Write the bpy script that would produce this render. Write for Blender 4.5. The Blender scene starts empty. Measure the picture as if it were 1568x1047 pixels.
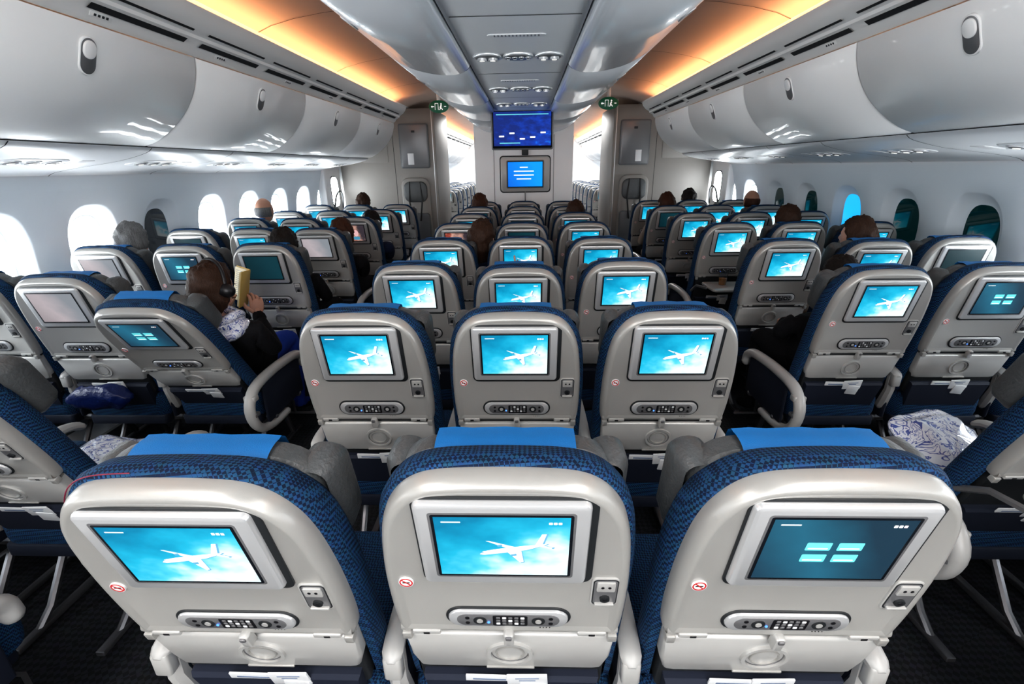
import bpy, math, random
from mathutils import Vector, Matrix, noise
random.seed(7)
V3=Vector
D=bpy.data
scene=bpy.context.scene
scene.view_settings.view_transform='Standard'
try: scene.view_settings.look='Medium High Contrast'
except Exception: pass
CZ=1.56; CX=0.037
# ------------------------------------------------------------ materials
MATS={}
def newmat(name):
    m=D.materials.new(name); m.use_nodes=True; MATS[name]=m
    return m, m.node_tree, m.node_tree.nodes['Principled BSDF']
def pm(name,col,rough=.5,metal=0,emis=None,es=0,spec=.5,coat=0,bump=None,var=0,trans=0):
    m,nt,b=newmat(name)
    b.inputs['Base Color'].default_value=(*col,1); b.inputs['Roughness'].default_value=rough
    b.inputs['Metallic'].default_value=metal; b.inputs['Specular IOR Level'].default_value=spec
    b.inputs['Coat Weight'].default_value=coat
    if trans: b.inputs['Transmission Weight'].default_value=trans
    if emis: b.inputs['Emission Color'].default_value=(*emis,1); b.inputs['Emission Strength'].default_value=es
    tc=nt.nodes.new('ShaderNodeTexCoord')
    if var:
        n=nt.nodes.new('ShaderNodeTexNoise'); n.inputs['Scale'].default_value=6; n.inputs['Detail'].default_value=4
        nt.links.new(tc.outputs['Object'],n.inputs['Vector'])
        mx=nt.nodes.new('ShaderNodeMix'); mx.data_type='RGBA'
        mx.inputs[6].default_value=(*[c*(1-var) for c in col],1); mx.inputs[7].default_value=(*[min(1,c*(1+var)) for c in col],1)
        nt.links.new(n.outputs['Fac'],mx.inputs[0]); nt.links.new(mx.outputs[2],b.inputs['Base Color'])
    if bump:
        n=nt.nodes.new('ShaderNodeTexNoise'); n.inputs['Scale'].default_value=bump[0]; n.inputs['Detail'].default_value=3
        nt.links.new(tc.outputs['Object'],n.inputs['Vector'])
        bp=nt.nodes.new('ShaderNodeBump'); bp.inputs['Strength'].default_value=bump[1]; bp.inputs['Distance'].default_value=.01
        nt.links.new(n.outputs['Fac'],bp.inputs['Height']); nt.links.new(bp.outputs['Normal'],b.inputs['Normal'])
    return m
pm('shell',(.375,.368,.35),.30,.25,bump=(900,.06),var=.05)
pm('shell_light',(.45,.445,.43),.30,.2,var=.04)
pm('frame_silver',(.60,.605,.61),.28,.45)
pm('frame_dark',(.018,.020,.022),.45)
pm('grey_mid',(.17,.17,.175),.35,.3)
pm('black',(.008,.008,.01),.4)
pm('bezel',(.008,.01,.014),.25,spec=.2)
pm('arm',(.40,.395,.385),.36,var=.05)
pm('leather',(.075,.080,.083),.40,bump=(120,.25),var=.12)
pm('leg_metal',(.16,.16,.17),.35,.8)
pm('dark_navy',(.004,.008,.022),.75)
pm('cover_blue',(.006,.15,.42),.6,bump=(500,.2),var=.1)
pm('red_trim',(.16,.005,.03),.6)
pm('card',(.66,.67,.68),.4,var=.1)
pm('card_ink',(.15,.2,.3),.5)
pm('sticker',(.8,.8,.8),.4)
pm('red',(.5,.01,.01),.5)
pm('led',(.05,.1,.6),.4,emis=(.05,.2,1),es=3)
pm('bin',(.88,.88,.87),.42,coat=.15,bump=(3,.015))
pm('bin_centre',(.66,.68,.70),.26,coat=.3)
pm('psu',(.78,.79,.80),.38,bump=(400,.02))
pm('gap',(.015,.015,.017),.7)
pm('rail',(.78,.77,.75),.45)
pm('wall',(.76,.81,.85),.5,bump=(300,.04))
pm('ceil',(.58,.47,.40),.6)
pm('taupe',(.25,.235,.22),.5,bump=(60,.05),var=.06)
pm('taupe_dark',(.11,.115,.12),.4)
pm('white_panel',(.82,.82,.82),.45,var=.02)
pm('cove',(1,.6,.3),.5,emis=(1,.50,.24),es=9)
pm('win_bright',(1,1,1),.3,emis=(.92,.97,1),es=22)
pm('win_dim',(.004,.02,.022),.06,emis=(.0,.03,.033),es=.25,coat=.5)
pm('win_dimL',(.02,.025,.03),.06,emis=(.12,.14,.16),es=.15,coat=.5)
pm('win_blue',(.02,.3,.6),.1,emis=(.02,.42,.9),es=1.1)
pm('green_sign',(.01,.07,.035),.4,emis=(.0,.08,.04),es=.3)
pm('white_em',(.9,.9,.9),.4,emis=(1,1,1),es=.5)
pm('lamp_glass',(.8,.8,.8),.1,emis=(1,.97,.9),es=.4)
pm('skin',(.42,.22,.15),.5,bump=(200,.05)); pm('skin_fair',(.56,.33,.25),.5,bump=(200,.05))
pm('eye_white',(.8,.8,.8),.2); pm('lips',(.4,.13,.11),.5)
for n,c in dict(hair_brown=(.035,.016,.009),hair_dark=(.010,.007,.006),hair_grey=(.13,.13,.13),hair_auburn=(.05,.018,.009)).items():
    m,nt,b=newmat(n); tc=nt.nodes.new('ShaderNodeTexCoord'); w=nt.nodes.new('ShaderNodeTexNoise'); mp=nt.nodes.new('ShaderNodeMapping')
    mp.inputs['Scale'].default_value=(220,220,18); nt.links.new(tc.outputs['Object'],mp.inputs['Vector']); nt.links.new(mp.outputs['Vector'],w.inputs['Vector'])
    w.inputs['Scale'].default_value=1
    mx=nt.nodes.new('ShaderNodeMix'); mx.data_type='RGBA'; mx.inputs[6].default_value=(*[x*.3 for x in c],1); mx.inputs[7].default_value=(*[min(1,x*1.8) for x in c],1)
    nt.links.new(w.outputs['Fac'],mx.inputs[0]); nt.links.new(mx.outputs[2],b.inputs['Base Color']); b.inputs['Roughness'].default_value=.6; b.inputs['Specular IOR Level'].default_value=.25
    bp=nt.nodes.new('ShaderNodeBump'); bp.inputs['Strength'].default_value=.8; bp.inputs['Distance'].default_value=.004
    nt.links.new(w.outputs['Fac'],bp.inputs['Height']); nt.links.new(bp.outputs['Normal'],b.inputs['Normal'])
pm('cloth_black',(.008,.008,.010),.85,bump=(60,.3),spec=.2); pm('cloth_navy',(.012,.02,.05),.85,bump=(60,.3),spec=.2)
pm('cloth_beige',(.42,.37,.32),.85,bump=(60,.3)); pm('cloth_grey',(.12,.13,.14),.85,bump=(60,.3)); pm('cloth_white',(.6,.6,.6),.85,bump=(60,.3))
pm('cloth_red',(.3,.04,.03),.85,bump=(60,.3))
pm('blanket',(.005,.04,.30),.9,bump=(40,.5),var=.2)
pm('bag_blue',(.003,.012,.08),.35,bump=(30,.6),var=.2)
pm('paper',(.75,.55,.18),.6); pm('paper_white',(.85,.76,.52),.6)
pm('glass',(.9,.95,1),.03,trans=1); pm('juice',(.5,.2,.05),.2)
def fabric(name,c1,c2,sc):
    m,nt,b=newmat(name); tc=nt.nodes.new('ShaderNodeTexCoord')
    mp=nt.nodes.new('ShaderNodeMapping'); mp.inputs['Rotation'].default_value=(.2,.1,.785); nt.links.new(tc.outputs['Object'],mp.inputs['Vector'])
    ck=nt.nodes.new('ShaderNodeTexChecker'); ck.inputs['Scale'].default_value=sc; nt.links.new(mp.outputs['Vector'],ck.inputs['Vector'])
    n=nt.nodes.new('ShaderNodeTexNoise'); n.inputs['Scale'].default_value=sc*.6; nt.links.new(tc.outputs['Object'],n.inputs['Vector'])
    ck.inputs['Color1'].default_value=(*c1,1); ck.inputs['Color2'].default_value=(*c2,1)
    mx=nt.nodes.new('ShaderNodeMix'); mx.data_type='RGBA'; mx.blend_type='MULTIPLY'; mx.inputs[0].default_value=.6
    nt.links.new(ck.outputs['Color'],mx.inputs[6]); nt.links.new(n.outputs['Color'],mx.inputs[7]); nt.links.new(mx.outputs[2],b.inputs['Base Color'])
    b.inputs['Roughness'].default_value=.8; b.inputs['Specular IOR Level'].default_value=.3
    bp=nt.nodes.new('ShaderNodeBump'); bp.inputs['Strength'].default_value=.5; bp.inputs['Distance'].default_value=.003
    nt.links.new(ck.outputs['Fac'],bp.inputs['Height']); nt.links.new(bp.outputs['Normal'],b.inputs['Normal'])
fabric('fabric',(.002,.012,.045),(.016,.085,.20),180)
fabric('carpet',(.004,.005,.007),(.016,.018,.024),60)
def ramp(nt,stops):
    r=nt.nodes.new('ShaderNodeValToRGB'); e=r.color_ramp.elements
    e[0].position=stops[0][0]; e[0].color=(*stops[0][1],1); e[1].position=stops[-1][0]; e[1].color=(*stops[-1][1],1)
    for p,c in stops[1:-1]:
        x=e.new(p); x.color=(*c,1)
    return r
def screenmat(name,stops,strength,nsc=2.5,namt=.35,coord='UV',ax=(1,.35),detail=3,off=0):
    m,nt,b=newmat(name); tc=nt.nodes.new('ShaderNodeTexCoord'); sp=nt.nodes.new('ShaderNodeSeparateXYZ')
    nt.links.new(tc.outputs[coord],sp.inputs[0])
    n=nt.nodes.new('ShaderNodeTexNoise'); n.inputs['Scale'].default_value=nsc; n.inputs['Detail'].default_value=detail; nt.links.new(tc.outputs[coord],n.inputs['Vector'])
    def mth(op,a,bb):
        q=nt.nodes.new('ShaderNodeMath'); q.operation=op
        for i,x in enumerate((a,bb)):
            if isinstance(x,(int,float)): q.inputs[i].default_value=x
            else: nt.links.new(x,q.inputs[i])
        return q.outputs[0]
    s=mth('ADD',mth('MULTIPLY',sp.outputs[0],ax[0]),mth('MULTIPLY',sp.outputs[1],ax[1]))
    s=mth('ADD',s,mth('MULTIPLY',mth('SUBTRACT',n.outputs['Fac'],.5),namt*2)); s=mth('ADD',s,off)
    r=ramp(nt,stops); nt.links.new(s,r.inputs[0])
    b.inputs['Base Color'].default_value=(.005,.005,.005,1); b.inputs['Roughness'].default_value=.4; b.inputs['Specular IOR Level'].default_value=.15
    nt.links.new(r.outputs[0],b.inputs['Emission Color']); b.inputs['Emission Strength'].default_value=strength
screenmat('scr_plane',[(0,(.003,.22,.40)),(.22,(.006,.34,.56)),(.42,(.02,.50,.74)),(.56,(.12,.68,.88)),(.70,(.62,.88,.96)),(.82,(.90,.93,.92)),(1.0,(.55,.82,.90))],1.05,2.6,.42,ax=(.45,-.55),off=.54)
screenmat('scr_menu',[(0,(.02,.07,.12)),(.5,(.03,.18,.28)),(1,(.02,.06,.10))],.9,2,.2)
screenmat('scr_off',[(0,(.005,.03,.04)),(1,(.01,.06,.08))],.8,3,.2)
screenmat('scr_pale',[(0,(.45,.40,.42)),(.5,(.62,.55,.58)),(1,(.35,.38,.42))],.7,2,.3)
screenmat('scr_film',[(0,(.03,.02,.02)),(.4,(.30,.06,.04)),(.6,(.6,.35,.28)),(1,(.05,.04,.05))],1.0,4,.5)
screenmat('scr_map',[(0,(.0,.02,.20)),(.38,(.0,.05,.45)),(.50,(.0,.14,.75)),(.54,(.02,.24,.05)),(.60,(.10,.36,.06)),(.64,(.65,.7,.65)),(.68,(.0,.12,.6)),(1,(0,.03,.35))],1.0,7,.7,ax=(.3,-.25),detail=8,off=.08)
screenmat('scr_blue',[(0,(.0,.14,.66)),(1,(.0,.30,.90))],1.1,2,.15)
pm('em_white',(.5,.5,.5),.4,emis=(.95,.98,1),es=.9); pm('em_pink',(.5,.5,.5),.4,emis=(.9,.5,.5),es=.7); pm('em_grey',(.5,.5,.5),.4,emis=(.60,.76,.84),es=.75)
pm('em_teal',(.1,.5,.5),.4,emis=(.12,.55,.6),es=.8); pm('em_shadow',(.1,.2,.3),.4,emis=(.06,.30,.46),es=.8)
m,nt,b=newmat('pillow_print'); tc=nt.nodes.new('ShaderNodeTexCoord'); n=nt.nodes.new('ShaderNodeTexNoise'); n.inputs['Scale'].default_value=14; n.inputs['Distortion'].default_value=2.5
nt.links.new(tc.outputs['Object'],n.inputs['Vector'])
r=ramp(nt,[(0,(.65,.68,.75)),(.44,(.65,.68,.75)),(.46,(.05,.08,.3)),(.49,(.05,.08,.3)),(.51,(.7,.72,.78)),(.56,(.7,.72,.78)),(.58,(.1,.14,.4)),(.62,(.7,.72,.78))]); nt.links.new(n.outputs['Fac'],r.inputs[0]); nt.links.new(r.outputs[0],b.inputs['Base Color'])
b.inputs['Roughness'].default_value=.2; b.inputs['Coat Weight'].default_value=.6
# ------------------------------------------------------------ mesh builder
class MB:
    def __init__(s): s.v=[];s.f=[];s.m=[];s.uv=[];s.names=[]
    def mi(s,n):
        if n not in s.names: s.names.append(n)
        return s.names.index(n)
    def add(s,vs,fs,mat,uvs=None):
        o=len(s.v); s.v+= [tuple(x) for x in vs]; k=s.mi(mat)
        for i,f in enumerate(fs):
            s.f.append([a+o for a in f]); s.m.append(k); s.uv.append([uvs[a] for a in f] if uvs else None)
    def mesh(s,name,ang=38):
        me=D.meshes.new(name); me.from_pydata(s.v,[],s.f)
        for n in s.names: me.materials.append(MATS[n])
        me.polygons.foreach_set('material_index',s.m)
        me.polygons.foreach_set('use_smooth',[True]*len(s.f))
        if any(s.uv):
            ul=me.uv_layers.new(name='UVMap'); k=0
            for f,u in zip(s.f,s.uv):
                for j in range(len(f)):
                    if u: ul.data[k].uv=u[j]
                    k+=1
        me.update()
        try: me.set_sharp_from_angle(angle=math.radians(ang))
        except Exception: pass
        return me
    def obj(s,name,loc=(0,0,0),ang=38):
        o=D.objects.new(name,s.mesh(name,ang)); o.location=loc; scene.collection.objects.link(o); return o
def place(name,me,loc,rz=0):
    o=D.objects.new(name,me); o.location=loc; o.rotation_euler=(0,0,rz); scene.collection.objects.link(o); return o
class Fr:
    def __init__(s,O,U,V,W): s.O=V3(O);s.U=V3(U);s.V=V3(V);s.W=V3(W)
    def p(s,u,v,w=0): return s.O+s.U*u+s.V*v+s.W*w
    def at(s,u,v,w=0,a=0):
        c,q=math.cos(a),math.sin(a)
        return Fr(s.p(u,v,w),s.U*c+s.V*q,s.V*c-s.U*q,s.W)
def rr(w,h,r,cx=0,cy=0,ins=0,n=5):
    w=w/2-ins;h=h/2-ins;r=max(min(r-ins,w,h),.0004); P=[]
    for (sx,sy,a0) in ((1,-1,-90),(1,1,0),(-1,1,90),(-1,-1,180)):
        for i in range(n+1):
            a=math.radians(a0+90*i/n); P.append((cx+sx*(w-r)+r*math.cos(a),cy+sy*(h-r)+r*math.sin(a)))
    return P
def rings(mb,fr,R,mat,cap0=False,cap1=True,closed=True):
    n=len(R[0][0]); vs=[];fs=[]
    for P,w in R: vs+=[fr.p(u,v,w) for u,v in P]
    for k in range(len(R)-1):
        for i in range(n if closed else n-1):
            j=(i+1)%n; fs.append([k*n+i,k*n+j,(k+1)*n+j,(k+1)*n+i])
    if cap1: fs.append([(len(R)-1)*n+i for i in range(n)])
    if cap0: fs.append([i for i in range(n)][::-1])
    mb.add(vs,fs,mat)
def plate(mb,fr,w,h,r,w0,w1,mat,cx=0,cy=0,bev=.002,n=5,cap0=False):
    R=[(rr(w,h,r,cx,cy,0,n),w0),(rr(w,h,r,cx,cy,0,n),w1-bev),(rr(w,h,r,cx,cy,bev*.35,n),w1-bev*.3),(rr(w,h,r,cx,cy,bev,n),w1)]
    if cap0: R=[(rr(w,h,r,cx,cy,bev,n),w0),(rr(w,h,r,cx,cy,bev*.3,n),w0+bev*.35)]+[(rr(w,h,r,cx,cy,0,n),w0+bev)]+R[1:]
    rings(mb,fr,R,mat,cap0=cap0)
def rbox(mb,c,s,mat,r=.01,bev=.006,n=4):
    fr=Fr(c,(1,0,0),(0,1,0),(0,0,1)); plate(mb,fr,s[0],s[1],r,-s[2]/2,s[2]/2,mat,bev=bev,n=n,cap0=True)
def circ(r,n=24,cx=0,cy=0,ry=None): return [(cx+r*math.cos(2*math.pi*i/n),cy+(ry or r)*math.sin(2*math.pi*i/n)) for i in range(n)]
def disc(mb,fr,r,w0,w1,mat,cx=0,cy=0,ry=None,n=20): rings(mb,fr,[(circ(r,n,cx,cy,ry),w0),(circ(r*.97,n,cx,cy,ry*.97 if ry else None),w1)],mat)
def annul(mb,fr,r0,r1,w0,w1,mat,cx=0,cy=0,n=28,k=1.0):
    rings(mb,fr,[(circ(r1,n,cx,cy,r1*k),w0),(circ(r1*.98,n,cx,cy,r1*.98*k),w1),(circ(r0*1.02,n,cx,cy,r0*1.02*k),w1),(circ(r0,n,cx,cy,r0*k),w0)],mat,cap1=False)
def poly(mb,fr,P,w,mat,uv=None): mb.add([fr.p(u,v,w) for u,v in P],[list(range(len(P)))],mat,uv)
def tube(mb,pts,rad,mat,n=8,k=1.0,up=None,round_end=True):
    pts=[V3(p) for p in pts]; m=len(pts)
    if not isinstance(rad,(list,tuple)): rad=[rad]*m
    rad=list(rad)
    if round_end:
        d0=(pts[0]-pts[1]).normalized(); d1=(pts[-1]-pts[-2]).normalized()
        pts=[pts[0]+d0*rad[0]*.9,pts[0]+d0*rad[0]*.55]+pts+[pts[-1]+d1*rad[-1]*.55,pts[-1]+d1*rad[-1]*.9]
        rad=[rad[0]*.35,rad[0]*.8]+rad+[rad[-1]*.8,rad[-1]*.35]; m=len(pts)
    vs=[];fs=[]; prev=None
    for i in range(m):
        t=(pts[min(i+1,m-1)]-pts[max(i-1,0)]).normalized()
        if up is not None: x=t.cross(V3(up)).normalized()
        elif prev is None:
            a=V3((0,0,1)) if abs(t.z)<.9 else V3((1,0,0)); x=t.cross(a).normalized()
        else: x=(prev-t*prev.dot(t)).normalized()
        prev=x; y=t.cross(x)
        for j in range(n):
            a=2*math.pi*(j+.5)/n; vs.append(pts[i]+x*math.cos(a)*rad[i]+y*math.sin(a)*rad[i]*k)
    for i in range(m-1):
        for j in range(n):
            q=(j+1)%n; fs.append([i*n+j,i*n+q,(i+1)*n+q,(i+1)*n+j])
    fs.append(list(range(n))[::-1]); fs.append([(m-1)*n+j for j in range(n)])
    mb.add(vs,fs,mat)
def ellip(mb,c,r,mat,M=None,nu=16,nv=10):
    vs=[];fs=[]
    for i in range(nv+1):
        p=math.pi*i/nv
        for j in range(nu):
            a=2*math.pi*j/nu; q=V3((r[0]*math.sin(p)*math.cos(a),r[1]*math.sin(p)*math.sin(a),r[2]*math.cos(p)))
            if M: q=M@q
            vs.append(V3(c)+q)
    for i in range(nv):
        for j in range(nu):
            q=(j+1)%nu; fs.append([i*nu+j,i*nu+q,(i+1)*nu+q,(i+1)*nu+j])
    mb.add(vs,fs,mat)
def smoothpts(P,n=4,closed=False):
    out=[]; m=len(P)
    for i in range(m if closed else m-1):
        if closed: p0,p1,p2,p3=P[(i-1)%m],P[i],P[(i+1)%m],P[(i+2)%m]
        else: p0,p1,p2,p3=P[max(i-1,0)],P[i],P[i+1],P[min(i+2,m-1)]
        for k in range(n):
            t=k/n
            out.append(tuple(.5*((2*b)+(-a+c)*t+(2*a-5*b+4*c-d)*t*t+(-a+3*b-3*c+d)*t**3) for a,b,c,d in zip(p0,p1,p2,p3)))
    if not closed: out.append(tuple(P[-1]))
    return out
# ------------------------------------------------------------ seat
def half_outline(bottom):
    H=[(.207,bottom),(.213,bottom+.02),(.216,-.2),(.214,-.1),(.206,-.015),(.196,.035),(.182,.070),(.160,.101),(.133,.121),(.100,.131),(.05,.135),(0,.136)]
    H=smoothpts(H,3); return H+[(-u,v) for u,v in H[::-1][1:]]
def offs(P,d):
    n=len(P); out=[]
    for i in range(n):
        a=P[i-1]; b=P[(i+1)%n]; tx,ty=b[0]-a[0],b[1]-a[1]; L=math.hypot(tx,ty) or 1
        out.append((P[i][0]+ty/L*d,P[i][1]-tx/L*d))
    return out
def dn(P,d): return [(u,v-d*max(0,min(1,(v+.1)/.2))) for u,v in P]
def seat_mesh(kind,phi,content,tray,cards,cover=True):
    mb=MB(); ph=math.radians(phi)
    Vv=V3((0,-math.sin(ph),math.cos(ph))); W=V3((0,-math.cos(ph),-math.sin(ph)))
    P=V3((0,.12,.437)); fr=Fr(P+Vv*.573,(1,0,0),Vv,W)
    S=half_outline(-.288)
    # hard shell: rolled rim, then slightly dished face
    rings(mb,fr,[(offs(S,-.004),-.05),(S,-.035),(S,-.016),(offs(S,-.003),-.005),(offs(S,-.008),.002),(offs(S,-.014),.005),(offs(S,-.019),.0045),(offs(S,-.027),.0012)],'shell')
    # fabric back
    F=half_outline(-.52)
    rings(mb,fr,[(offs(F,-.01),-.025),(dn(offs(F,.006),.0),-.032),(dn(offs(F,.014),.005),-.048),(dn(offs(F,.015),.020),-.080),(dn(offs(F,.004),.032),-.098),(dn(offs(F,-.03),.035),-.112)],'fabric')
    if cards==2: tube(mb,[fr.p(u,v,-.030) for u,v in offs(F,.009)[36:58]],.0011,'red_trim',n=5)
    # head rest (grey leather) with side wings and cloth strip
    def hr(ins,d=0): return [(u,v-d) for u,v in rr(.385,.235,.085,0,-.012,ins,6)]
    rings(mb,fr,[(hr(.03),-.080),(hr(.010),-.088),(hr(0),-.100),(hr(-.002,.002),-.118),(hr(0,.006),-.138),(hr(.012,.014),-.152),(hr(.035,.02),-.158)],'leather')
    for s in (-1,1):
        rings(mb,fr,[(rr(.07,.20,.033,s*.174,-.022,.008),-.095),(rr(.075,.205,.036,s*.177,-.022,0),-.12),(rr(.068,.195,.033,s*.180,-.026,0),-.165),(rr(.05,.16,.024,s*.182,-.03,0),-.182)],'leather')
    if cover:
        prof=[(.070,-.076),(.092,-.079),(.1055,-.088),(.1115,-.100),(.1125,-.118),(.108,-.138),(.097,-.156),(.02,-.166)]
        prof=smoothpts(prof,2); n=9; vs=[];fs=[]
        for (v,w) in prof:
            for i in range(n): 
                u=-.118+.236*i/(n-1); vs.append(fr.p(u,v-.002*abs(u/.118)**3+.0015*math.sin(i*2.1),w))
        for a in range(len(prof)-1):
            for i in range(n-1): fs.append([a*n+i,a*n+i+1,(a+1)*n+i+1,(a+1)*n+i])
        mb.add(vs,fs,'cover_blue')
    # screen module
    plate(mb,fr,.288,.218,.018,-.001,.0042,'frame_dark',0.002,-.002,.001)
    plate(mb,fr,.272,.202,.012,.003,.015,'frame_silver',-.002,0,.007)
    plate(mb,fr,.226,.164,.006,.010,.0152,'grey_mid',-.002,.003,.0004)
    plate(mb,fr,.218,.156,.004,.010,.0154,'bezel',-.002,.003,.0004)
    sw,sh=.208,.147
    Q=[(-sw/2-.002,-sh/2+.003),(sw/2-.002,-sh/2+.003),(sw/2-.002,sh/2+.003),(-sw/2-.002,sh/2+.003)]
    poly(mb,fr,Q,.0157,'scr_'+content,[(0,0),(1,0),(1,1),(0,1)])
    s2=fr.at(0,.003,.0159)
    if content=='plane':
        a=s2.at(.012,-.004,0,.20)
        for nm,k,dx,dw in(('em_shadow',1.20,.0008,0),('em_white',1.15,0,.0004)):
            A=Fr(a.p(dx,-dx*1.5,dw),a.U*k,a.V*k,a.W); wm='em_grey' if nm=='em_white' else nm
            poly(mb,A,[(-.002,.001),(.010,.002),(-.026,.024),(-.031,.025)],.0001,wm)
            poly(mb,A,[(-.046,-.002),(-.041,-.0042),(-.02,-.005),(.02,-.0045),(.046,.001),(.05,.003),(.02,.0048),(-.02,.005),(-.040,.0035)],.00015,nm)
            poly(mb,A,[(-.008,-.003),(.012,-.003),(.010,-.030),(.005,-.031)],.0002,nm)
            poly(mb,A,[(.033,.003),(.043,.003),(.053,.024),(.047,.025)],.00025,nm)
            poly(mb,A,[(.036,.001),(.043,.001),(.056,-.006),(.053,-.008)],.00025,wm)
        A=Fr(a.p(0,0,.0004),a.U*1.15,a.V*1.15,a.W)
        poly(mb,A,[(-.041,-.0042),(-.02,-.005),(.02,-.0045),(.046,.001),(.02,-.0022),(-.02,-.0028)],.0003,'em_grey')
        poly(mb,A,[(-.004,-.010),(.004,-.010),(.004,-.0145),(-.004,-.0145)],.0004,'em_shadow')
        poly(mb,A,[(-.018,.010),(-.011,.010),(-.011,.014),(-.018,.014)],.0004,'em_shadow')
        poly(mb,A,[(-.045,.0005),(-.042,.0022),(-.039,.0024),(-.040,.0004)],.0004,'em_shadow')
    if content in('plane','menu'):
        for i in range(3): poly(mb,s2,rr(.0055,.0055,.001,.072+i*.0072,.060),.0002,'em_white' if i<2 else 'em_pink')
        poly(mb,s2,rr(.03,.003,.001,-.08,.062),.0002,'em_grey')
    if content=='menu':
        for i in(-1,1):
            for j in(-1,1):
                poly(mb,s2,rr(.038,.019,.002,i*.024,j*.0145-.004),.0002,'em_teal')
                poly(mb,s2,rr(.030,.003,.001,i*.024,j*.0145-.009),.0003,'em_white')
    if content=='film':
        poly(mb,s2,circ(.022,16,.02,.0,.032),.0002,'em_pink'); poly(mb,s2,rr(.06,.03,.012,.02,-.048),.0001,'em_shadow')
    # no smoking sticker
    disc(mb,fr,.0135,.000,.0040,'sticker',-.176,-.118); annul(mb,fr,.0095,.012,.0040,.0045,'red',-.176,-.118,20)
    plate(mb,fr.at(-.176,-.118,0,-.78),.021,.0022,.0005,.0040,.0045,'red',bev=.0001); plate(mb,fr.at(-.176,-.118),.013,.003,.0005,.0040,.0043,'black',bev=.0001)
    # jack / usb recess
    plate(mb,fr,.050,.082,.009,.0,.0038,'shell_light',.172,-.140,.001); plate(mb,fr,.044,.075,.008,.0,.0044,'frame_dark',.172,-.140,.0005); plate(mb,fr,.040,.070,.007,.003,.0050,'grey_mid',.172,-.140,.0005)
    plate(mb,fr,.032,.026,.003,.005,.008,'shell_light',.172,-.120,.001)
    for dx in(-.006,.006): disc(mb,fr,.003,.006,.0086,'black',.172+dx,-.120,n=10)
    disc(mb,fr,.009,.005,.009,'frame_dark',.172,-.156,n=16); disc(mb,fr,.004,.009,.0095,'black',.172,-.156,n=10)
    plate(mb,fr,.034,.006,.002,.005,.010,'shell_light',.172,-.172,.001)
    # handset console
    plate(mb,fr,.232,.062,.031,-.001,.0040,'frame_dark',0,-.226,.001,8); plate(mb,fr,.222,.052,.026,.003,.0095,'frame_silver',0,-.226,.004,8)
    plate(mb,fr,.190,.038,.019,.007,.0105,'grey_mid',0,-.226,.001,8)
    plate(mb,fr,.064,.034,.004,.009,.0112,'black',.004,-.226,.0005)
    for i in range(5):
        for j in range(3): plate(mb,fr,.0075,.0062,.001,.011,.0120,'grey_mid' if (i+j)%3 else 'card',-.018+i*.0112,-.235+j*.0095,.0005,1)
    for s in(-1,1):
        disc(mb,fr,.0125,.009,.0117,'frame_dark',s*.054+.002,-.226); disc(mb,fr,.006,.0115,.013,'shell_light',s*.054+.002,-.226,n=12)
        for j in(-1,1): disc(mb,fr,.0042,.009,.0115,'black',s*.077+.002,-.226+j*.008,n=10)
    disc(mb,fr,.0025,.009,.0118,'led',-.036,-.232,n=8)
    for i in range(4): disc(mb,fr,.0012,.0,.0030,'black',.06+i*.006,-.264,n=6)
    # hinges, latch
    for s in(-1,1):
        plate(mb,fr,.055,.013,.003,.0,.008,'shell_light',s*.158,-.279,.003); plate(mb,fr,.018,.022,.003,-.01,.008,'shell',s*.198,-.294,.002)
        plate(mb,fr,.012,.006,.001,.006,.0088,'black',s*.158,-.280,.0005)
    # backing under shell
    plate(mb,fr,.39,.26,.02,-.05,-.010,'frame_dark',0,-.40,.004)
    if tray=='up':
        T=[(-.205,-.299),(-.203,-.385),(-.19,-.428),(-.17,-.435),(.17,-.435),(.19,-.428),(.203,-.385),(.205,-.299)]
        rings(mb,fr,[(T,-.028),(T,-.008),(offs(T,-.003),-.003),(offs(T,-.008),.000)],'shell_light')
        annul(mb,fr,.038,.047,.000,.0055,'shell_light',0,-.368,28,.92); annul(mb,fr,.0365,.038,.000,.002,'grey_mid',0,-.368,28,.92); annul(mb,fr,.026,.030,.000,.0035,'shell',0,-.368,24,.92)
        plate(mb,fr,.10,.006,.002,.000,.003,'shell',0,-.428,.001)
        plate(mb,fr,.020,.040,.006,.000,.018,'shell_light',0,-.289,.004); plate(mb,fr,.012,.010,.003,.016,.021,'grey_mid',0,-.276,.002)
    else:
        tz=.70; rbox(mb,(0,-.19,tz),(.41,.27,.018),'shell_light',.03,.006)
        annul(mb,Fr((.13,-.10,tz+.009),(1,0,0),(0,1,0),(0,0,1)),.034,.040,0,.002,'shell',n=24)
        for s in(-1,1): tube(mb,[(s*.215,.10,.60),(s*.215,.0,.665),(s*.212,-.20,.695)],.011,'grey_mid',n=6)
    # literature pocket + cards
    pk=[(-.185,-.458),(-.175,-.60),(.175,-.60),(.185,-.458)]
    rings(mb,fr,[(pk,-.03),(pk,.004),(offs(pk,-.01),.012)],'dark_navy')
    if cards:
        q=fr.at(.035,-.462,.0,.05); plate(mb,q,.085,.05,.002,.010,.0135,'card',bev=.0005); plate(mb,q,.05,.004,.001,.0135,.0138,'card_ink',0,.012,.0001); plate(mb,q,.035,.004,.001,.0135,.0138,'card_ink',0,.003,.0001)
        q=fr.at(-.045,-.464,0,-.03); plate(mb,q,.10,.036,.002,.008,.0115,'card',bev=.0005); plate(mb,q,.07,.006,.001,.0115,.0118,'card_ink',0,.004,.0001)
        q=fr.at(.045,-.494,.0,-.12); plate(mb,q,.055,.05,.002,.012,.0155,'card',bev=.0005)
    # cushion and base
    fc=Fr((0,.365,0),(1,0,0),(0,1,0),(0,0,1))
    def cu(i): return rr(.452,.50,.06,0,0,i,5)
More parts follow.
